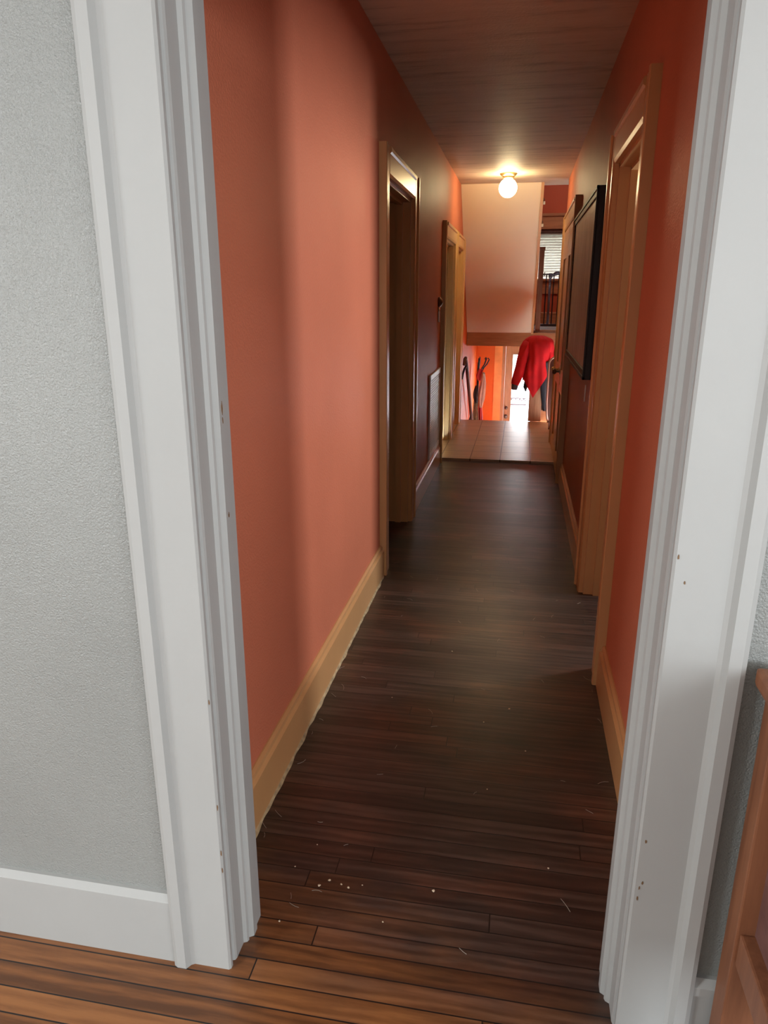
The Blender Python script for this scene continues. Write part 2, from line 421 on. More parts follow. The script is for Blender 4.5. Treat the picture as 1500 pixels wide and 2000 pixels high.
# stairwell shell
struct('wall_right.002', MB().box(XRO, .80, 5.37, 5.42, 0, 2.7), M['red_wall'], 'end face of the right hallway wall at the stairs', 'wall')
XS = .72; XT = .718
struct('wall_left.001', MB().box(-.60, XL-.002, 5.95, BACK, FOY, 2.7), M['orange_wall'], 'orange painted left wall of the stairwell', 'wall')
struct('wall_right.001', MB().box(XS, XS+.08, 5.42, BACK, FOY, 2.7), M['red_wall'], 'red right wall of the stairwell', 'wall')
DX0, DX1, DZ1 = -.16, .44, .50        # entry door opening
WX0, WX1, WZ0, WZ1 = -.06, .50, 1.168, 1.665   # landing window opening
bw = MB()
bw.box(-.60, WX0, BACK, BACK+.1, LAND, 2.7).box(WX1, XS+.08, BACK, BACK+.1, LAND, 2.7)
bw.box(WX0, WX1, BACK, BACK+.1, LAND, WZ0).box(WX0, WX1, BACK, BACK+.1, WZ1, 2.7)
struct('wall_back', bw, M['red_wall'], 'red back wall above the stair landing', 'wall')
bw = MB().box(-.60, DX0, BACK, BACK+.1, FOY, LAND).box(DX1, XS+.08, BACK, BACK+.1, FOY, LAND).box(DX0, DX1, BACK, BACK+.1, DZ1, LAND)
struct('wall_back.001', bw, M['orange_wall'], 'bright orange wall beside the entry door below the landing', 'wall')
struct('ceiling.002', MB().box(-.60, XS+.08, 5.37, BACK+.1, 2.7, 2.75).box(-.6, XS+.08, 5.37, 5.42, CEIL+.05, 2.7).box(-.6, XLO, 5.37, BACK+.1, CEIL, 2.7), M['room_white'], 'ceiling of the stairwell', 'ceiling')
struct('floor.003', MB().box(-.60, XS+.08, 5.94, BACK+.1, FOY-.03, FOY), M['tile'], 'floor of the entry below', 'floor')

# rooms behind the doorways
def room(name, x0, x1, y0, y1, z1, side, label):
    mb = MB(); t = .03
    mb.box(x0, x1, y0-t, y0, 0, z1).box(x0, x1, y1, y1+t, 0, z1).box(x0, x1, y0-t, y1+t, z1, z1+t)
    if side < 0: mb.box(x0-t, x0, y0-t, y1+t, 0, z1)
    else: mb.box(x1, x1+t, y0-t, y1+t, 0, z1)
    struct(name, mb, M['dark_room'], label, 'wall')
    struct('floor', MB().box(x0, x1, y0, y1, -.03, 0), M['hall_floor'], 'floor of the room behind '+label.split('behind ')[-1], 'floor')
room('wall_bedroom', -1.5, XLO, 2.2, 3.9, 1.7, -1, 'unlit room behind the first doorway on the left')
room('wall_study', XRO, 1.4, 1.5, 3.2, 1.7, 1, 'dark-walled room behind the nearest doorway on the right')
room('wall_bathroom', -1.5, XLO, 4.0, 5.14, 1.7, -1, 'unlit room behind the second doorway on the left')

# door trims: casing on the hall face plus jamb lining
def door_trim(n, side, y0, y1, zt, label, mat, cw=.09, cf=.024, z0=0, jd=.10):
    """side -1 left wall, +1 right wall; y0,y1 opening"""
    xf = XL if side < 0 else XR; d = 1 if side < 0 else -1     # d: towards the hall
    mb = MB()
    def leg(ya, yb, outer):
        # profile in (x,y): outer = -1 near edge is outer, +1 far edge is outer
        if outer < 0: o, i, s_ = ya, yb, 1
        else: o, i, s_ = yb, ya, -1
        pts = [(xf, o), (xf+d*cf, o), (xf+d*(cf+.002), o+s_*.004), (xf+d*(cf+.002), o+s_*.016), (xf+d*(cf-.004), o+s_*.020),
               (xf+d*(cf-.004), i-s_*.010), (xf+d*(cf-.008), i), (xf, i)]
        mb.prism(pts, 'z', z0, zt+cw)
    leg(y0-cw, y0, -1); leg(y1, y1+cw, 1)
    pts = [(xf, zt), (xf+d*(cf-.008), zt), (xf+d*(cf-.004), zt+.010), (xf+d*(cf-.004), zt+cw-.020), (xf+d*(cf+.002), zt+cw-.016), (xf+d*(cf+.002), zt+cw-.004), (xf+d*cf, zt+cw), (xf, zt+cw)]
    mb.prism(pts, 'y', y0-.0005, y1+.0005)
    # jamb lining with stop
    xa, xb = sorted((xf+d*.002, xf-d*jd))
    mb.box(xa, xb, y0-.001, y0+.012, z0, zt).box(xa, xb, y1-.012, y1+.001, z0, zt).box(xa, xb, y0, y1, zt-.012, zt+.001)
    xs, xe = sorted((xf-d*.030, xf-d*.055))
    mb.box(xs, xe, y0, y0+.022, z0, zt-.01).box(xs, xe, y1-.022, y1, z0, zt-.01).box(xs, xe, y0, y1, zt-.022, zt-.01)
    return struct(f'trim_{n}', mb, mat, label, 'door casing')
door_trim(4, -1, 2.54, 3.13, OPH, 'glossy tan door casing round the dark first doorway on the left', M['tan_trim'])
door_trim(5, 1, 1.87, 2.42, OPH, 'tan door casing round the nearest doorway on the right', M['tan_trim'])
door_trim(6, -1, 4.45, 5.05, 1.325, 'lamplight-tinted tan door casing next to the wall vent', M['lamplit_cream_trim'], .085)
door_trim(7, -1, 5.22, 5.70, 1.325, 'lamplight-tinted tan casing of the narrow closet door nearest the stairs', M['lamplit_cream_trim'], .084, z0=TILE)
door_trim(8, 1, 4.06, 5.00, 1.39, 'tan door casing of the double closet beside the chalkboard', M['tan_trim'], .09, .032, z0=0)

# baseboards in the hall
def bb(n, name, y0, y1, side, label):
    mb = MB(); baseboard_y(mb, y0, y1, XL if side < 0 else XR, d=1 if side < 0 else -1)
    struct(name, mb, M['tan_trim'], label, 'baseboard')
bb(1, 'baseboard_left', WY1+.006, 2.45, -1, 'cream tan baseboard along the left hallway wall near the white doorway')
bb(2, 'baseboard_left.001', 3.22, 4.365, -1, 'tan baseboard under the wall vent')
bb(3, 'baseboard_right', WY1+.006, 1.78, 1, 'tan baseboard on the right between white doorway and nearest door')
bb(4, 'baseboard_right.001', 2.51, 3.97, 1, 'tan baseboard on the right below the chalkboard')
# rough caulk edge where the left baseboard meets the floor
mb = MB()
def cf_(u, v):
    y = .91+u*1.53; r = .005+.005*noise.noise(Vector((y*19, 0, 3)))
    x = XL+.0155
    return (x+v*max(.0012, r), y, .0055*(1-v)+.0008)
mb.grid(cf_, 160, 3); tag(mb.build('caulk_strip', M['caulk']), 'ragged tan paint and caulk edge along the foot of the left baseboard', 'caulk')

# closet door leaf D3 (closed, left)
def panel_door(parent_name, x0, x1, y0, y1, z0, z1, panels, label, cat, mat, facing, kind='structure', angle=0, pivot=None):
    """leaf in plane x, face towards facing*x; panels: list of (ya,yb,za,zb) fractions recessed"""
    t = thing(parent_name, ((x0+x1)/2, y0, z0), label, cat, kind=kind)
    mb = MB(); xs = (x0+x1)/2
    ys = sorted({y0, y1, *[y0+(y1-y0)*p[0] for p in panels], *[y0+(y1-y0)*p[1] for p in panels]})
    zs = sorted({z0, z1, *[z0+(z1-z0)*p[2] for p in panels], *[z0+(z1-z0)*p[3] for p in panels]})
    for i in range(len(ys)-1):
        for j in range(len(zs)-1):
            cy, cz = (ys[i]+ys[i+1])/2, (zs[j]+zs[j+1])/2
            inside = any(y0+(y1-y0)*p[0] < cy < y0+(y1-y0)*p[1] and z0+(z1-z0)*p[2] < cz < z0+(z1-z0)*p[3] for p in panels)
            if not inside: mb.box(x0, x1, ys[i], ys[i+1], zs[j], zs[j+1])
    bmesh.ops.remove_doubles(mb.b, verts=mb.b.verts[:], dist=1e-5)
    bad = [f for f in mb.b.faces if any(g is not f and set(g.verts) == set(f.verts) for g in f.verts[0].link_faces)]
    bmesh.ops.delete(mb.b, geom=bad, context='FACES_ONLY')
    mb.build('leaf', mat, t)
    for p in panels:
        a, c, d_, e = y0+(y1-y0)*p[0], y0+(y1-y0)*p[1], z0+(z1-z0)*p[2], z0+(z1-z0)*p[3]
        MB().box(xs-.003, xs+.003, a-.001, c+.001, d_-.001, e+.001).build('door_panel', mat, t)
    return t
panel_door('door_1', -.525, -.500, 5.232, 5.688, TILE+.004, 1.312, [(.2, .8, .10, .40), (.2, .8, .50, .92)],
           'tan panelled closet door nearest the stairs on the left', 'door', M['lamplit_cream_trim'], 1)
# double closet on the right: near leaf closed, far leaf slightly ajar
P2 = [(.24, .78, .07, .33), (.24, .78, .42, .88)]
MB_ = panel_door('door_2', .236, .262, 4.075, 4.425, .01, 1.376, P2, 'near leaf of the tan double closet door beside the chalkboard', 'door', M['tan_trim'], -1)
d3 = panel_door('door_3', .236, .262, 4.435, 4.99, TILE+.006, 1.376, P2, 'far leaf of the tan double closet door, slightly ajar', 'door', M['tan_trim'], -1)
def knob(parent, x, y, z, mat, d=-1, r=.019, name='knob'):
    mb = MB().lathe((x, y, z), [(.017, 0), (.017, d*.004), (.007, d*.007), (.006, d*.020), (r*.75, d*.024), (r, d*.032), (r*.95, d*.040), (r*.6, d*.046)], 'x', 20)
    return mb.build(name, mat, parent, smooth=True)
k = knob(MB_, .236, 4.37, .575, M['dull_metal'], -1, .017); k['label'] = 'dark metal door knob'
k = knob(d3, .236, 4.50, .575, M['brass'], -1, .015); k['label'] = 'brass door knob'
MB().box(.2345, .237, 4.355, 4.385, .50, .63).build('escutcheon', M['brass'], MB_)
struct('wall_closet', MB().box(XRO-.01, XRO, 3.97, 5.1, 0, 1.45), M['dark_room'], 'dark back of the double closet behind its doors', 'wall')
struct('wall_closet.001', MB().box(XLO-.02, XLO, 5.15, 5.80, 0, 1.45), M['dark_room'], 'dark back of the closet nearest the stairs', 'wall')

# ------------------------------------------------------------------ stairs
# upper flight: climbs from the landing towards the viewer over the hall
up = thing('staircase', (-.2, 6.54, .69), 'upper staircase whose pale sloped underside hangs behind the globe lamp', 'staircase')
sx0, sx1 = XL+.001, .083
MB().prism([(5.50, 1.748), (6.54, .69), (6.56, .70), (5.52, 1.765)], 'x', sx0, sx1).build('underside', M['soffit'], up)['label'] = 'pale painted sloped underside'
MB().prism([(5.485, 1.748), (6.535, .680), (6.62, .70), (6.62, .78), (5.62, 1.748)], 'x', sx1, sx1+.020).build('stringer', M['tan_trim'], up)['label'] = 'tan edge board'
MB().box(sx0, sx1+.30, 6.54, 6.56, .575, .69).build('fascia', M['stair_wood'], up)['label'] = 'brown wooden beam face below the slope'
mb = MB()
for i in range(9):
    y = 6.62-.115*i; z = LAND+.117*(i+1)
    mb.box(sx0, sx1, y, y+.115 if i else y+.02, z-.117, z)
mb.build('steps', M['dark_wood'], up)
# landing
ld = thing('stair_landing', (.1, 7.4, LAND), 'wooden stair landing carrying the black baby gate and window wall', 'landing')
MB().box(sx0, .10, 6.56, BACK, .575, LAND).box(.10, XT, 6.84, BACK, .575, LAND).build('deck', M['landing_board'], ld)
MB().box(.10, XT, 6.815, 6.86, LAND-.012, LAND+.004, .002).build('nosing', M['stair_wood'], ld)
# right short flight from tile up to the landing
rf = thing('staircase', (.4, 6.0, 0), 'short brown flight of steps climbing right behind the newel post and red coat', 'staircase')
for i in range(5):
    y = 5.98+.168*i; z = .117*(i+1)
    MB().box(.14, XT, y, y+.168, z-.117, z-.012).build('riser', M['stair_wood'], rf)
    MB().box(.14, XT, y-.015, y+.170, z-.012, z, .002).build('tread', M['dark_wood'], rf)['label'] = 'dark brown tread'
MB().box(.14, XT, 6.82, 6.845, .58, LAND-.012).build('riser', M['stair_wood'], rf)
MB().prism([(5.95, -.1), (6.84, -.1), (6.84, LAND-.013), (6.78, .60), (6.0, .06), (5.95, .02)], 'x', .118, .139).build('stringer', M['stair_wood'], rf)
# flight down to the entry
df = thing('staircase', (-.2, 5.94, 0), 'flight of steps dropping from the tile edge down to the entry', 'staircase')
for i in range(7):
    y = 5.94+.165*i; z = -.109*(i+1)
    MB().box(XL, .117, y, y+.165, z-.06, z).build('tread', M['stair_wood'], df)
    MB().box(XL, .117, y-.012, y, z, z+.109-.001 if i else -.03).build('riser', M['stair_wood'], df)
# mouldings on the landing
mb = MB(); baseboard_x(mb, -.47, XT, BACK, .13)
for v in mb.b.verts: v.co.z += LAND*S
struct('baseboard_back', mb, M['stair_wood'], 'brown wooden baseboard under the landing window', 'baseboard')

# landing window
win = thing('window_1', ((WX0+WX1)/2, BACK, WZ0), 'bright landing window with white slatted shade and brown wood casing', 'window', kind='structure')
mb = MB()
mb.box(WX0-.09, WX1+.09, BACK-.020, BACK, WZ1, WZ1+.125).box(WX0-.10, WX1+.10, BACK-.035, BACK, WZ1+.125, WZ1+.15)
mb.box(WX0-.09, WX0, BACK-.018, BACK, WZ0, WZ1).box(WX1, WX1+.09, BACK-.018, BACK, WZ0, WZ1)
mb.box(WX0-.08, WX1+.08, BACK-.018, BACK, WZ0-.15, WZ0-.02)
mb.build('casing', M['stair_wood'], win)
MB().box(WX0-.10, WX1+.10, BACK-.045, BACK+.06, WZ0-.02, WZ0+.002).build('sill', M['stair_wood'], win)
MB().box(WX0, WX1, BACK+.03, BACK+.05, WZ1-.045, WZ1).box(WX0, WX0+.03, BACK+.03, BACK+.05, WZ0, WZ1).box(WX1-.03, WX1, BACK+.03, BACK+.05, WZ0, WZ1).box(WX0, WX1, BACK+.03, BACK+.05, WZ0, WZ0+.02).build('sash', M['dark_wood'], win)
MB().box(WX0+.02, WX1-.02, BACK+.038, BACK+.041, WZ0+.01, WZ1-.04).build('pane', M['glass'], win)
mb = MB()
z = WZ1-.06
while z > WZ0-.02:
    mb.prism([(BACK+.006, max(z, WZ0+.003)), (BACK+.026, z+.029), (BACK+.027, z+.029), (BACK+.007, max(z, WZ0+.003))], 'x', WX0+.005, WX1-.005); z -= .026
mb.build('shade', M['slat'], win)['label'] = 'white slatted shade, backlit'
MB().box(WX0+.003, WX1-.003, BACK+.004, BACK+.03, WZ1-.034, WZ1-.004).build('head_rail', M['dark_wood'], win)

# entry door
dr = thing('door_4', (.14, BACK, FOY), 'oak entry door with tall bright glass pane at the foot of the stairs', 'door', kind='structure')
g0, g1 = DX0+.075, DX1-.075
mb = MB().box(DX0+.005, g0, BACK+.02, BACK+.05, FOY+.01, DZ1-.005).box(g1, DX1-.005, BACK+.02, BACK+.05, FOY+.01, DZ1-.005)
mb.box(g0, g1, BACK+.02, BACK+.05, .385, DZ1-.005).box(g0, g1, BACK+.02, BACK+.05, FOY+.01, FOY+.16)
mb.build('leaf', M['oak_v'], dr)
mb = MB(); q = .010
mb.box(g0, g0+q, BACK+.012, BACK+.02, FOY+.16, .385).box(g1-q, g1, BACK+.012, BACK+.02, FOY+.16, .385).box(g0, g1, BACK+.012, BACK+.02, .385-q, .385).box(g0, g1, BACK+.012, BACK+.02, FOY+.16, FOY+.16+q)
mb.build('glazing_bead', M['oak_v'], dr)
MB().box(g0, g1, BACK+.033, BACK+.037, FOY+.16, .385).build('pane', M['glass'], dr)
for z, nm, r in ((-.312, 'knob', .020), (-.213, 'deadbolt', .017)):
    MB().lathe((-.124, BACK+.02, z), [(r, 0), (r, -.006), (r*.5, -.010), (r*.5, -.020), (r*.95, -.026), (r*.95, -.036), (r*.5, -.040)], 'y', 20).build(nm, M['dull_metal'], dr, smooth=True)['label'] = 'dull bronze '+nm
MB().box(DX0-.03, DX0+.004, BACK-.012, BACK+.06, FOY, DZ1+.03).box(DX1-.004, DX1+.03, BACK-.012, BACK+.06, FOY, DZ1+.03).box(DX0, DX1, BACK-.012, BACK+.06, DZ1-.004, DZ1+.03).build('door_frame', M['oak_v'], dr)
struct('trim_9', MB().box(DX0-.115, DX0-.03, BACK-.022, BACK, FOY, .574), M['yellow_trim'], 'orange-yellow flat casing left of the oak entry door', 'door casing')
# outside the door: porch floor and a dark railing
struct('floor.004', MB().box(-20, 20, BACK+.1, BACK+50, FOY-.12, FOY-.08), M['deck'], 'sunlit pale porch floor outside the entry door', 'floor')
RM = M['gate_black']
rl = thing('porch_railing', (.1, BACK+1.1, FOY-.08), 'thin dark scrolled railing seen through the entry door glass', 'railing')
zr = -.33
MB().box(-.8, 1.2, BACK+1.09, BACK+1.105, zr-.009, zr+.009).box(-.8, 1.2, BACK+1.09, BACK+1.105, zr+.076, zr+.088).build('rail', RM, rl)
mb = MB()
for i in range(40):
    x = -.8+i*.05
    mb.tube([(x+.022*math.cos(a), BACK+1.097, zr+.068+.016*math.sin(a)) for a in [2*pi*k/10 for k in range(11)]], .006, 5)
mb.build('scroll_work', RM, rl)
for x in (-.75, .6): MB().box(x, x+.03, BACK+1.085, BACK+1.11, FOY-.08, zr+.09).build('post', RM, rl)

# ------------------------------------------------------------------ things at the stairs
# newel with draped coats
nx, ny = .140, 5.975
nw = thing('newel_post', (nx, ny, TILE), 'square oak newel post at the tile edge under the red coat', 'newel post')
MB().box(nx-.050, nx+.050, ny-.030, ny+.045, TILE, .62, .003).build('shaft', M['newel_oak'], nw)
MB().box(nx-.058, nx+.058, ny-.038, ny+.053, .62, .645, .005).build('cap', M['newel_oak'], nw)
# second newel upstairs
n2 = thing('newel_post', (.138, 6.60, LAND), 'tall brown newel post on the landing left of the black gate', 'newel post')
MB().box(.116, .158, 6.58, 6.622, LAND, 1.37, .002).build('shaft', M['cabinet_wood'], n2)
MB().box(.110, .164, 6.574, 6.628, 1.37, 1.395, .003).build('cap', M['cabinet_wood'], n2)

# red coat
ct = thing('coat', (nx, ny, .66), 'red hooded winter coat draped over the newel post at the stairs', 'coat')
def coat_body(u, v):
    a = 2*pi*u; cx = .132+.006*math.sin(3*v)
    ca, sa = math.cos(a), math.sin(a)
    # v from crown (0) to hem (1)
    prof = min(1, math.sin(min(v*5.2, pi/2))**.8)
    wide = .035+.080*prof*(1-.10*max(0, v-.55))
    deep = .030+.055*prof
    fold = 1+(.075*math.sin(7*a+1.3+2.2*v)+.055*math.sin(13*a+.4-3*v)+.03*math.sin(3*a)+.16*noise.noise(Vector((ca*3, sa*3, v*3.5))))*min(1, v*2)
    x = cx+wide*fold*ca; y = ny-.002+deep*fold*sa
    # hem: hangs to a point at the front
    px = (x-cx)/.12
    hem = .215+.20*abs(px+.12)**1.0 if sa < .2 else .34
    hem = min(hem, .43)
    z = .697+(hem-.697)*(v**1.35)
    y -= .014*math.sin(v*9+a*2)*v*.5
    z += .004*noise.noise(Vector((x*60, y*60, v*9)))
    return (x, y, z)
mb = MB(); mb.grid(coat_body, 96, 48, True)
mb.b.faces.new(mb.g[0])
cb = mb.build('coat_body', M['coat_red'], ct, smooth='all')
mb = MB(); P = [(.055, ny-.03, .645), (.035, ny-.045, .60), (.018, ny-.05, .53), (.008, ny-.05, .46), (-.004, ny-.05, .40), (-.018, ny-.05, .345), (-.026, ny-.05, .315)]
mb.tube(P, [.030, .040, .043, .042, .040, .034, .030], 24)
for v in mb.b.verts:
    n = noise.noise(v.co*22); v.co += Vector((1, .9, 0))*n*.022
mb.build('sleeve', M['coat_red'], ct, smooth='all')
MB().tube([(-.027, ny-.05, .318), (-.030, ny-.05, .295), (-.032, ny-.05, .272)], [.028, .026, .022], 16).build('cuff', M['cuff_grey'], ct, smooth=True)['label'] = 'dark grey cuff'
mb = MB(); P = [(.190, ny-.01, .645), (.215, ny-.01, .585), (.232, ny-.01, .52), (.240, ny-.005, .46)]
mb.tube(P, [.018, .026, .028, .024], 20)
for v in mb.b.verts: v.co += Vector((1, .6, 0))*noise.noise(v.co*25)*.010
mb.build('sleeve', M['coat_red'], ct, smooth='all')
# black jacket under it
bk = thing('jacket', (.2, ny, .45), 'black jacket hanging beneath the red coat on the newel post', 'jacket')
def bj(u, v):
    a = 2*pi*u; w_ = .050*(1-.75*v**1.6); x = .205+.012*v+w_*math.cos(a)*(1+.12*math.sin(5*a+3*v)); y = ny+.0+.032*(1-.5*v)*math.sin(a)
    return (x, y-.03, .50+(.105-.50)*v)
mb = MB(); mb.grid(bj, 48, 26, True); mb.b.faces.new(mb.g[0]); mb.b.faces.new(mb.g[-1][::-1])
mb.build('jacket_body', M['coat_black'], bk, smooth='all')
MB().tube([(.062, ny-.01, .33), (.055, ny-.012, .29), (.060, ny-.012, .255)], [.020, .018, .004], 12).build('sleeve_end', M['coat_black'], bk, smooth='all')

# rounded pale-edged panel behind the closet door
rp = thing('rounded_board', (.245, 5.62, TILE), 'dark rounded board with pale rim standing behind the closet door by the steps', 'board')
def rim_pts(off):
    x0, z1, r = .218+off, .560-off, .055
    pts = []
    for k in range(9):
        a = pi-k/8*pi/2
        pts.append((x0+r+r*math.cos(a), z1-r+r*math.sin(a)))
    return pts
outer, inner = rim_pts(0), rim_pts(.010)
mb = MB()
mb.tube([(.238, 5.62, TILE+.05), (.226, 5.62, .12), (.219, 5.62, .22)]+[(p[0], 5.62, p[1]) for p in outer]+[(.36, 5.62, .560)], .0075, 8)
mb.build('rim', M['pale_rim'], rp, smooth='all')['label'] = 'pale curved rim'
mb = MB().prism([(.238, TILE+.05), (.228, .12), (.222, .22)]+rim_pts(.004)+[(.36, .556), (.36, TILE+.05)], 'y', 5.618, 5.630)
mb.build('panel', M['dark_wood'], rp)
for fx in (.242, .33): MB().box(fx, fx+.018, 5.60, 5.645, TILE, TILE+.06).build('foot', M['dark_wood'], rp)

# baby gate
gt = thing('baby_gate', (.25, 6.95, LAND), 'black metal baby gate standing on the stair landing in front of the window', 'gate')
gy = 6.93
MB().box(.166, .66, gy-.012, gy+.012, LAND+.030, LAND+.052, .003).build('bottom_rail', M['gate_black'], gt)
MB().box(.166, .66, gy-.004, gy+.004, 1.176, 1.186).build('top_rail', M['gate_black'], gt)
for x in (.196, .262, .308, .352, .396, .440, .484, .528, .572, .616):
    MB().tube([(x, gy, LAND+.05), (x, gy, 1.178)], .0052, 8).build('bar', M['gate_black'], gt, smooth=True)
MB().box(.219, .240, gy-.012, gy+.012, LAND+.05, 1.165, .003).build('upright', M['gate_grey'], gt)
MB().box(.214, .250, gy-.018, gy+.018, 1.150, 1.192, .008).build('latch_housing', M['gate_grey'], gt)
mb = MB(); mb.tube([(.250, gy, 1.172), (.262, gy, 1.182), (.283, gy, 1.192), (.302, gy, 1.196), (.318, gy, 1.192)], [.006, .014, .019, .015, .007], 14)
mb.build('handle', M['gate_grey'], gt, smooth='all')['label'] = 'bulging grey latch handle'
MB().tube([(.178, gy, 1.168), (.178, gy, 1.20)], .004, 8).build('wall_screw', M['gate_black'], gt)

# handrail down to the entry
hr = thing('handrail', (-.455, 5.96, .4), 'dark wall handrail sloping down the stairs on the left', 'handrail')
mb = MB(); mb.tube([(-.447, 5.98, .455), (-.443, 6.00, .50), (-.440, 6.05, .505), (-.438, 6.10, .470), (-.436, 6.5, .20), (-.436, 7.3, -.34)], [.012, .014, .015, .015, .015, .015], 12)
mb.build('rail', M['dark_wood'], hr, smooth=True)
MB().tube([(-.470, 6.10, .33), (-.462, 6.08, .37), (-.452, 6.10, .41), (-.440, 6.12, .435)], .009, 10).build('bracket', M['black_metal'], hr, smooth=True)
MB().tube([(-.470, 6.95, -.25), (-.462, 6.93, -.21), (-.452, 6.94, -.17), (-.440, 6.95, -.12)], .008, 10).build('bracket', M['black_metal'], hr, smooth=True)

# coat rack in the entry
cx_, cy_ = -.405, 7.35
rk = thing('coat_rack', (cx_, cy_, FOY), 'black metal coat rack with curled hooks at the foot of the stairs', 'coat rack')
MB().tube([(cx_, cy_, FOY+.04), (cx_, cy_, .36)], .011, 10).build('pole', M['black_metal'], rk, smooth=True)
for k in range(5):
    a = -1.5+.75*k; c, s_ = math.cos(a), math.sin(a)
    pts = [(cx_, cy_, .20), (cx_+.03*c, cy_+.03*s_, .25), (cx_+.055*c, cy_+.055*s_, .31), (cx_+.085*c, cy_+.085*s_, .345), (cx_+.105*c, cy_+.105*s_, .39), (cx_+.09*c, cy_+.09*s_, .405)]
    MB().tube(pts, .0065, 8).build('hook', M['black_metal'], rk, smooth=True)
    pts = [(cx_, cy_, FOY+.14), (cx_+.07*c, cy_+.07*s_, FOY+.10), (cx_+.14*c, cy_+.14*s_, FOY+.012)]
    MB().tube(pts, .010, 8).build('foot', M['black_metal'], rk, smooth=True)
def hanging(name, x, y, ztop, zbot, w0, w1, mat, label, cat, seed=0, depth=.02):
    def fn(u, v):
        a = 2*pi*u; ww = (w0+(w1-w0)*math.sin(min(1, v*1.4)*pi/2))*(1 if v < .75 else 1-.55*(v-.75)/.25)
        return (x+ww*math.cos(a)*(1+.15*math.sin(4*a+seed+3*v))+.008*math.sin(4*v+seed), y+depth*math.sin(a)*(1+.3*math.sin(6*a+seed)), ztop+(zbot-ztop)*v+.01*math.sin(5*a+seed)*v)
    mb = MB(); mb.grid(fn, 32, 20, True); mb.b.faces.new(mb.g[0]); mb.b.faces.new(mb.g[-1][::-1])
    o = mb.build(name, mat, smooth='all', loc=(x, y, ztop)); return tag(o, label, cat)
hanging('shawl', -.355, 7.26, .27, -.07, .012, .034, M['cloth_pale'], 'pale pink shawl hanging from the front of the coat rack', 'shawl', 1)
hanging('scarf', -.385, 7.30, .30, .19, .02, .030, M['cloth_red'], 'red scarf bunched at the top of the coat rack', 'scarf', 2)
hanging('bag', -.415, 7.26, .14, -.03, .008, .022, M['cloth_dark'], 'dark bag hanging on the coat rack pole', 'bag', 3)
hanging('jacket', -.408, 7.30, .02, -.52, .020, .034, M['cloth_khaki'], 'khaki patterned jacket hanging low on the coat rack', 'jacket', 4, .03)
hanging('jacket', -.368, 7.38, .00, -.55, .014, .026, M['cloth_red'], 'red jacket hanging low at the right of the coat rack', 'jacket', 5, .03)

# clips along the stair edge board
for i, (y, z) in enumerate(((5.62, 1.64), (5.72, 1.50))):
    lab = ('upper', 'lower')[i]
    t = thing('clip', (.108, y, z), f'{lab} small white clip hanging at the stair edge board beside the ceiling opening', 'clip')
    MB().box(.103, .118, y-.008, y+.008, z-.020, z, .002).build('jaw', M['clip_white'], t)
    MB().tube([(.104, y, z), (.112, y, z+.010), (.106, y, z+.020)], .003, 6).build('wire', M['dull_metal'], t)

# ------------------------------------------------------------------ hall fittings
# ceiling light
lx, ly = -.134, 5.09
cl = thing('ceiling_light', (lx, ly, CEIL), 'lit white globe ceiling light with brass fitter at the hallway end', 'ceiling light')
MB().lathe((lx, ly, CEIL), [(.055, 0), (.056, -.004), (.050, -.010), (.046, -.014), (.038, -.018), (.036, -.026), (.030, -.032)], 'z', 40).build('fitter', M['brass'], cl, smooth=True)
r = .058
MB().lathe((lx, ly, CEIL-.028-r), [(r*math.sin(a), r*math.cos(a)) for a in [pi*k/20*.98+.06 for k in range(20)]]+[(.001, -r)], 'z', 40).build('globe', M['globe'], cl, smooth='all')

# chalkboard
cbx0, cbx1, cy0, cy1, cz0, cz1 = .231, XR, 2.78, 4.00, .700, 1.365
ck = thing('chalkboard', (XR, 3.4, cz0), 'grey chalk-smeared chalkboard in a black frame on the right wall', 'chalkboard')
mb = MB(); fw = .030
for (a, c, d_, e) in ((cy0, cy0+fw, cz0, cz1), (cy1-fw, cy1, cz0, cz1)):
    mb.box(cbx0+.004, cbx1-.001, a, c, d_, e, .002)
for (d_, e) in ((cz0, cz0+fw), (cz1-fw, cz1)):
    mb.box(cbx0+.004, cbx1-.001, cy0+fw, cy1-fw, d_, e, .002)
mb.box(cbx0, cbx0+.008, cy0, cy0+.010, cz0, cz1).box(cbx0, cbx0+.008, cy1-.010, cy1, cz0, cz1).box(cbx0, cbx0+.008, cy0, cy1, cz1-.010, cz1).box(cbx0, cbx0+.008, cy0, cy1, cz0, cz0+.010)
mb.build('frame', M['black_frame'], ck)
MB().box(cbx0+.010, cbx0+.016, cy0+.02, cy1-.02, cz0+.02, cz1-.02).build('writing_surface', M['slate'], ck)['label'] = 'grey slate surface with chalk smears'
sg = MB().tube([(XR-.003, 2.93, .665), (XR-.004, 2.93, .60)], .0022, 6).build('string', M['clip_white'], loc=(XR, 2.93, .665))
tag(sg, 'short white string hanging on the wall just below the chalkboard', 'string')

# return air vent, left wall
vy0, vy1, vz0, vz1 = 3.85, 4.34, .128, .590
vt = thing('wall_vent', (XL, 4.1, vz0), 'white perforated return air vent low on the left wall', 'vent')
mb = MB(); fr = .028; x1 = XL+.010
mb.box(XL, x1, vy0, vy0+fr, vz0, vz1, .002).box(XL, x1, vy1-fr, vy1, vz0, vz1, .002).box(XL, x1, vy0+fr, vy1-fr, vz0, vz0+fr, .002).box(XL, x1, vy0+fr, vy1-fr, vz1-fr, vz1, .002)
mb.build('frame', M['white_enamel'], vt)
mb = MB()
y = vy0+fr
while y < vy1-fr: mb.box(XL+.003, XL+.007, y, y+.0065, vz0+fr, vz1-fr); y += .0175
z = vz0+fr
while z < vz1-fr: mb.box(XL+.003, XL+.0072, vy0+fr, vy1-fr, z, z+.0045); z += .0135
mb.build('grille', M['white_enamel'], vt)
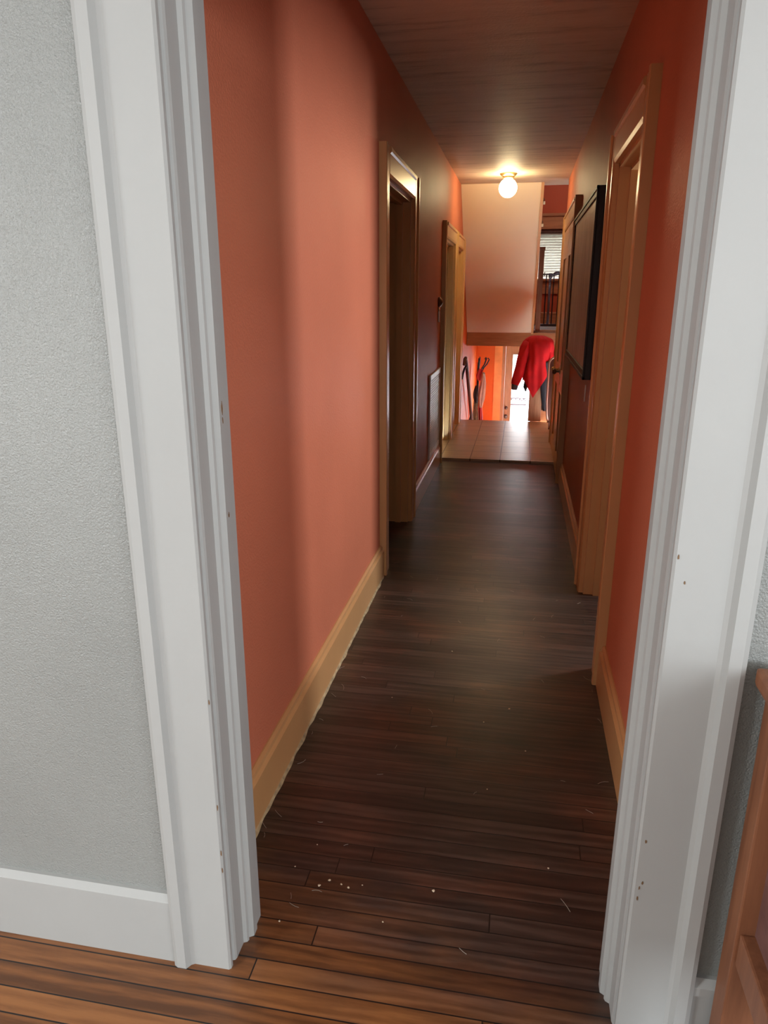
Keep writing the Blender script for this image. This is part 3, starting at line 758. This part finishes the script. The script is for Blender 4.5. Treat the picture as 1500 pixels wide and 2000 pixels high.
MB().box(XL, XL+.001, vy0+.01, vy1-.01, vz0+.01, vz1-.01).build('duct_shade_sheet', M['duct_shade'], vt)  # flat dark sheet on the wall; shade inside the duct put into its colour

# round wall fitting with a hanging bar
wf = thing('wall_fitting', (XL, 4.22, .96), 'small round chrome fitting with a hanging bar on the left wall above the vent', 'wall fitting')
MB().lathe((XL, 4.22, .965), [(.026, 0), (.028, .004), (.028, .010), (.020, .018), (.012, .024), (.004, .026)], 'x', 24).build('disc', M['dull_metal'], wf, smooth=True)
MB().lathe((XL, 4.22, .925), [(.010, 0), (.011, .006), (.005, .010)], 'x', 16).build('loop', M['steel'], wf, smooth=True)
MB().box(XL+.002, XL+.010, 4.205, 4.232, .855, .915, .002).build('bar', M['steel'], wf)

# ------------------------------------------------------------------ wooden cabinet, right foreground
kx, ky1 = .294, .785
cbn = thing('cabinet', (.5, .5, 0), 'reddish-brown wooden cabinet with recessed plum side panel, right of the white doorway', 'cabinet')
ht = .575
for (a, c) in ((ky1-.036, ky1), (.40, .436)):
    for (xa, xb) in ((kx, kx+.045), (.50, .545)):
        MB().box(xa, xb, a, c, 0, ht, .0025).build('leg', M['cabinet_wood'], cbn)
for xa in (kx+.004, .515):
    for (d_, e) in ((.215, .262), (ht-.06, ht)): MB().box(xa, xa+.026, .436, ky1-.036, d_, e, .003).build('side_rail', M['cabinet_wood'], cbn)
    MB().box(xa+.017, xa+.022, .43, ky1-.034, .25, ht-.05).build('side_panel', M['plum_panel'], cbn)
MB().box(kx+.045, .50, ky1-.03, ky1-.02, .22, ht-.005).build('back_panel', M['plum_panel'], cbn)
MB().box(kx+.045, .50, .41, .42, .22, ht-.005).build('front_panel', M['cabinet_wood'], cbn)
MB().box(kx-.012, .56, .385, ky1+.008, ht, ht+.022, .005).build('top', M['cabinet_wood'], cbn)

# ------------------------------------------------------------------ crumbs and lint
proto = None
spots = [(-.300, .985), (-.285, 1.000), (-.262, .995), (-.248, .990), (-.225, 1.000), (-.355, 1.02), (-.330, 1.08), (-.175, .93), (-.345, .90), (-.10, 1.01), (-.04, 1.55), (.06, 1.45), (-.02, 1.30), (.02, 1.62), (-.15, 1.9), (-.28, 1.62), (.10, 1.10)]
for i, (x, y) in enumerate(spots):
    if proto is None:
        mb = MB(); bmesh.ops.create_icosphere(mb.b, subdivisions=2, radius=.0035)
        for v in mb.b.verts: v.co *= 1+.5*noise.noise(v.co*400); v.co.z *= .5
        o = proto = mb.build('crumb', M['crumb'])
    else:
        o = proto.copy(); col.objects.link(o)
    s_ = random.uniform(.5, 1.15)
    o.location = (x*S, y*S, .0017*s_); o.scale = (s_,)*3; o.rotation_euler = (0, 0, random.uniform(0, 6))
    tag(o, 'tiny pale crumb on the dark hallway floorboards', 'crumb', 'crumbs on the hallway floor')
mb = MB()
for i in range(46):
    x = random.uniform(-.43, .2); y = random.uniform(.9, 2.6); a = random.uniform(0, 6); L = random.uniform(.008, .03)
    if i % 3 == 0: x = random.choice((-.44, -.425, .235)); 
    if y < .98 and x < -.35: x = -.34
    k = random.uniform(-.6, .6)
    pts = [(x+L*t*math.cos(a+k*t), y+L*t*math.sin(a+k*t), .0009) for t in (0, .33, .66, 1)]
    mb.tube(pts, .0004, 4)
tag(mb.build('lint', M['lint']), 'scattered pale hairs and lint on the dark hallway floor', 'lint', kind='stuff')
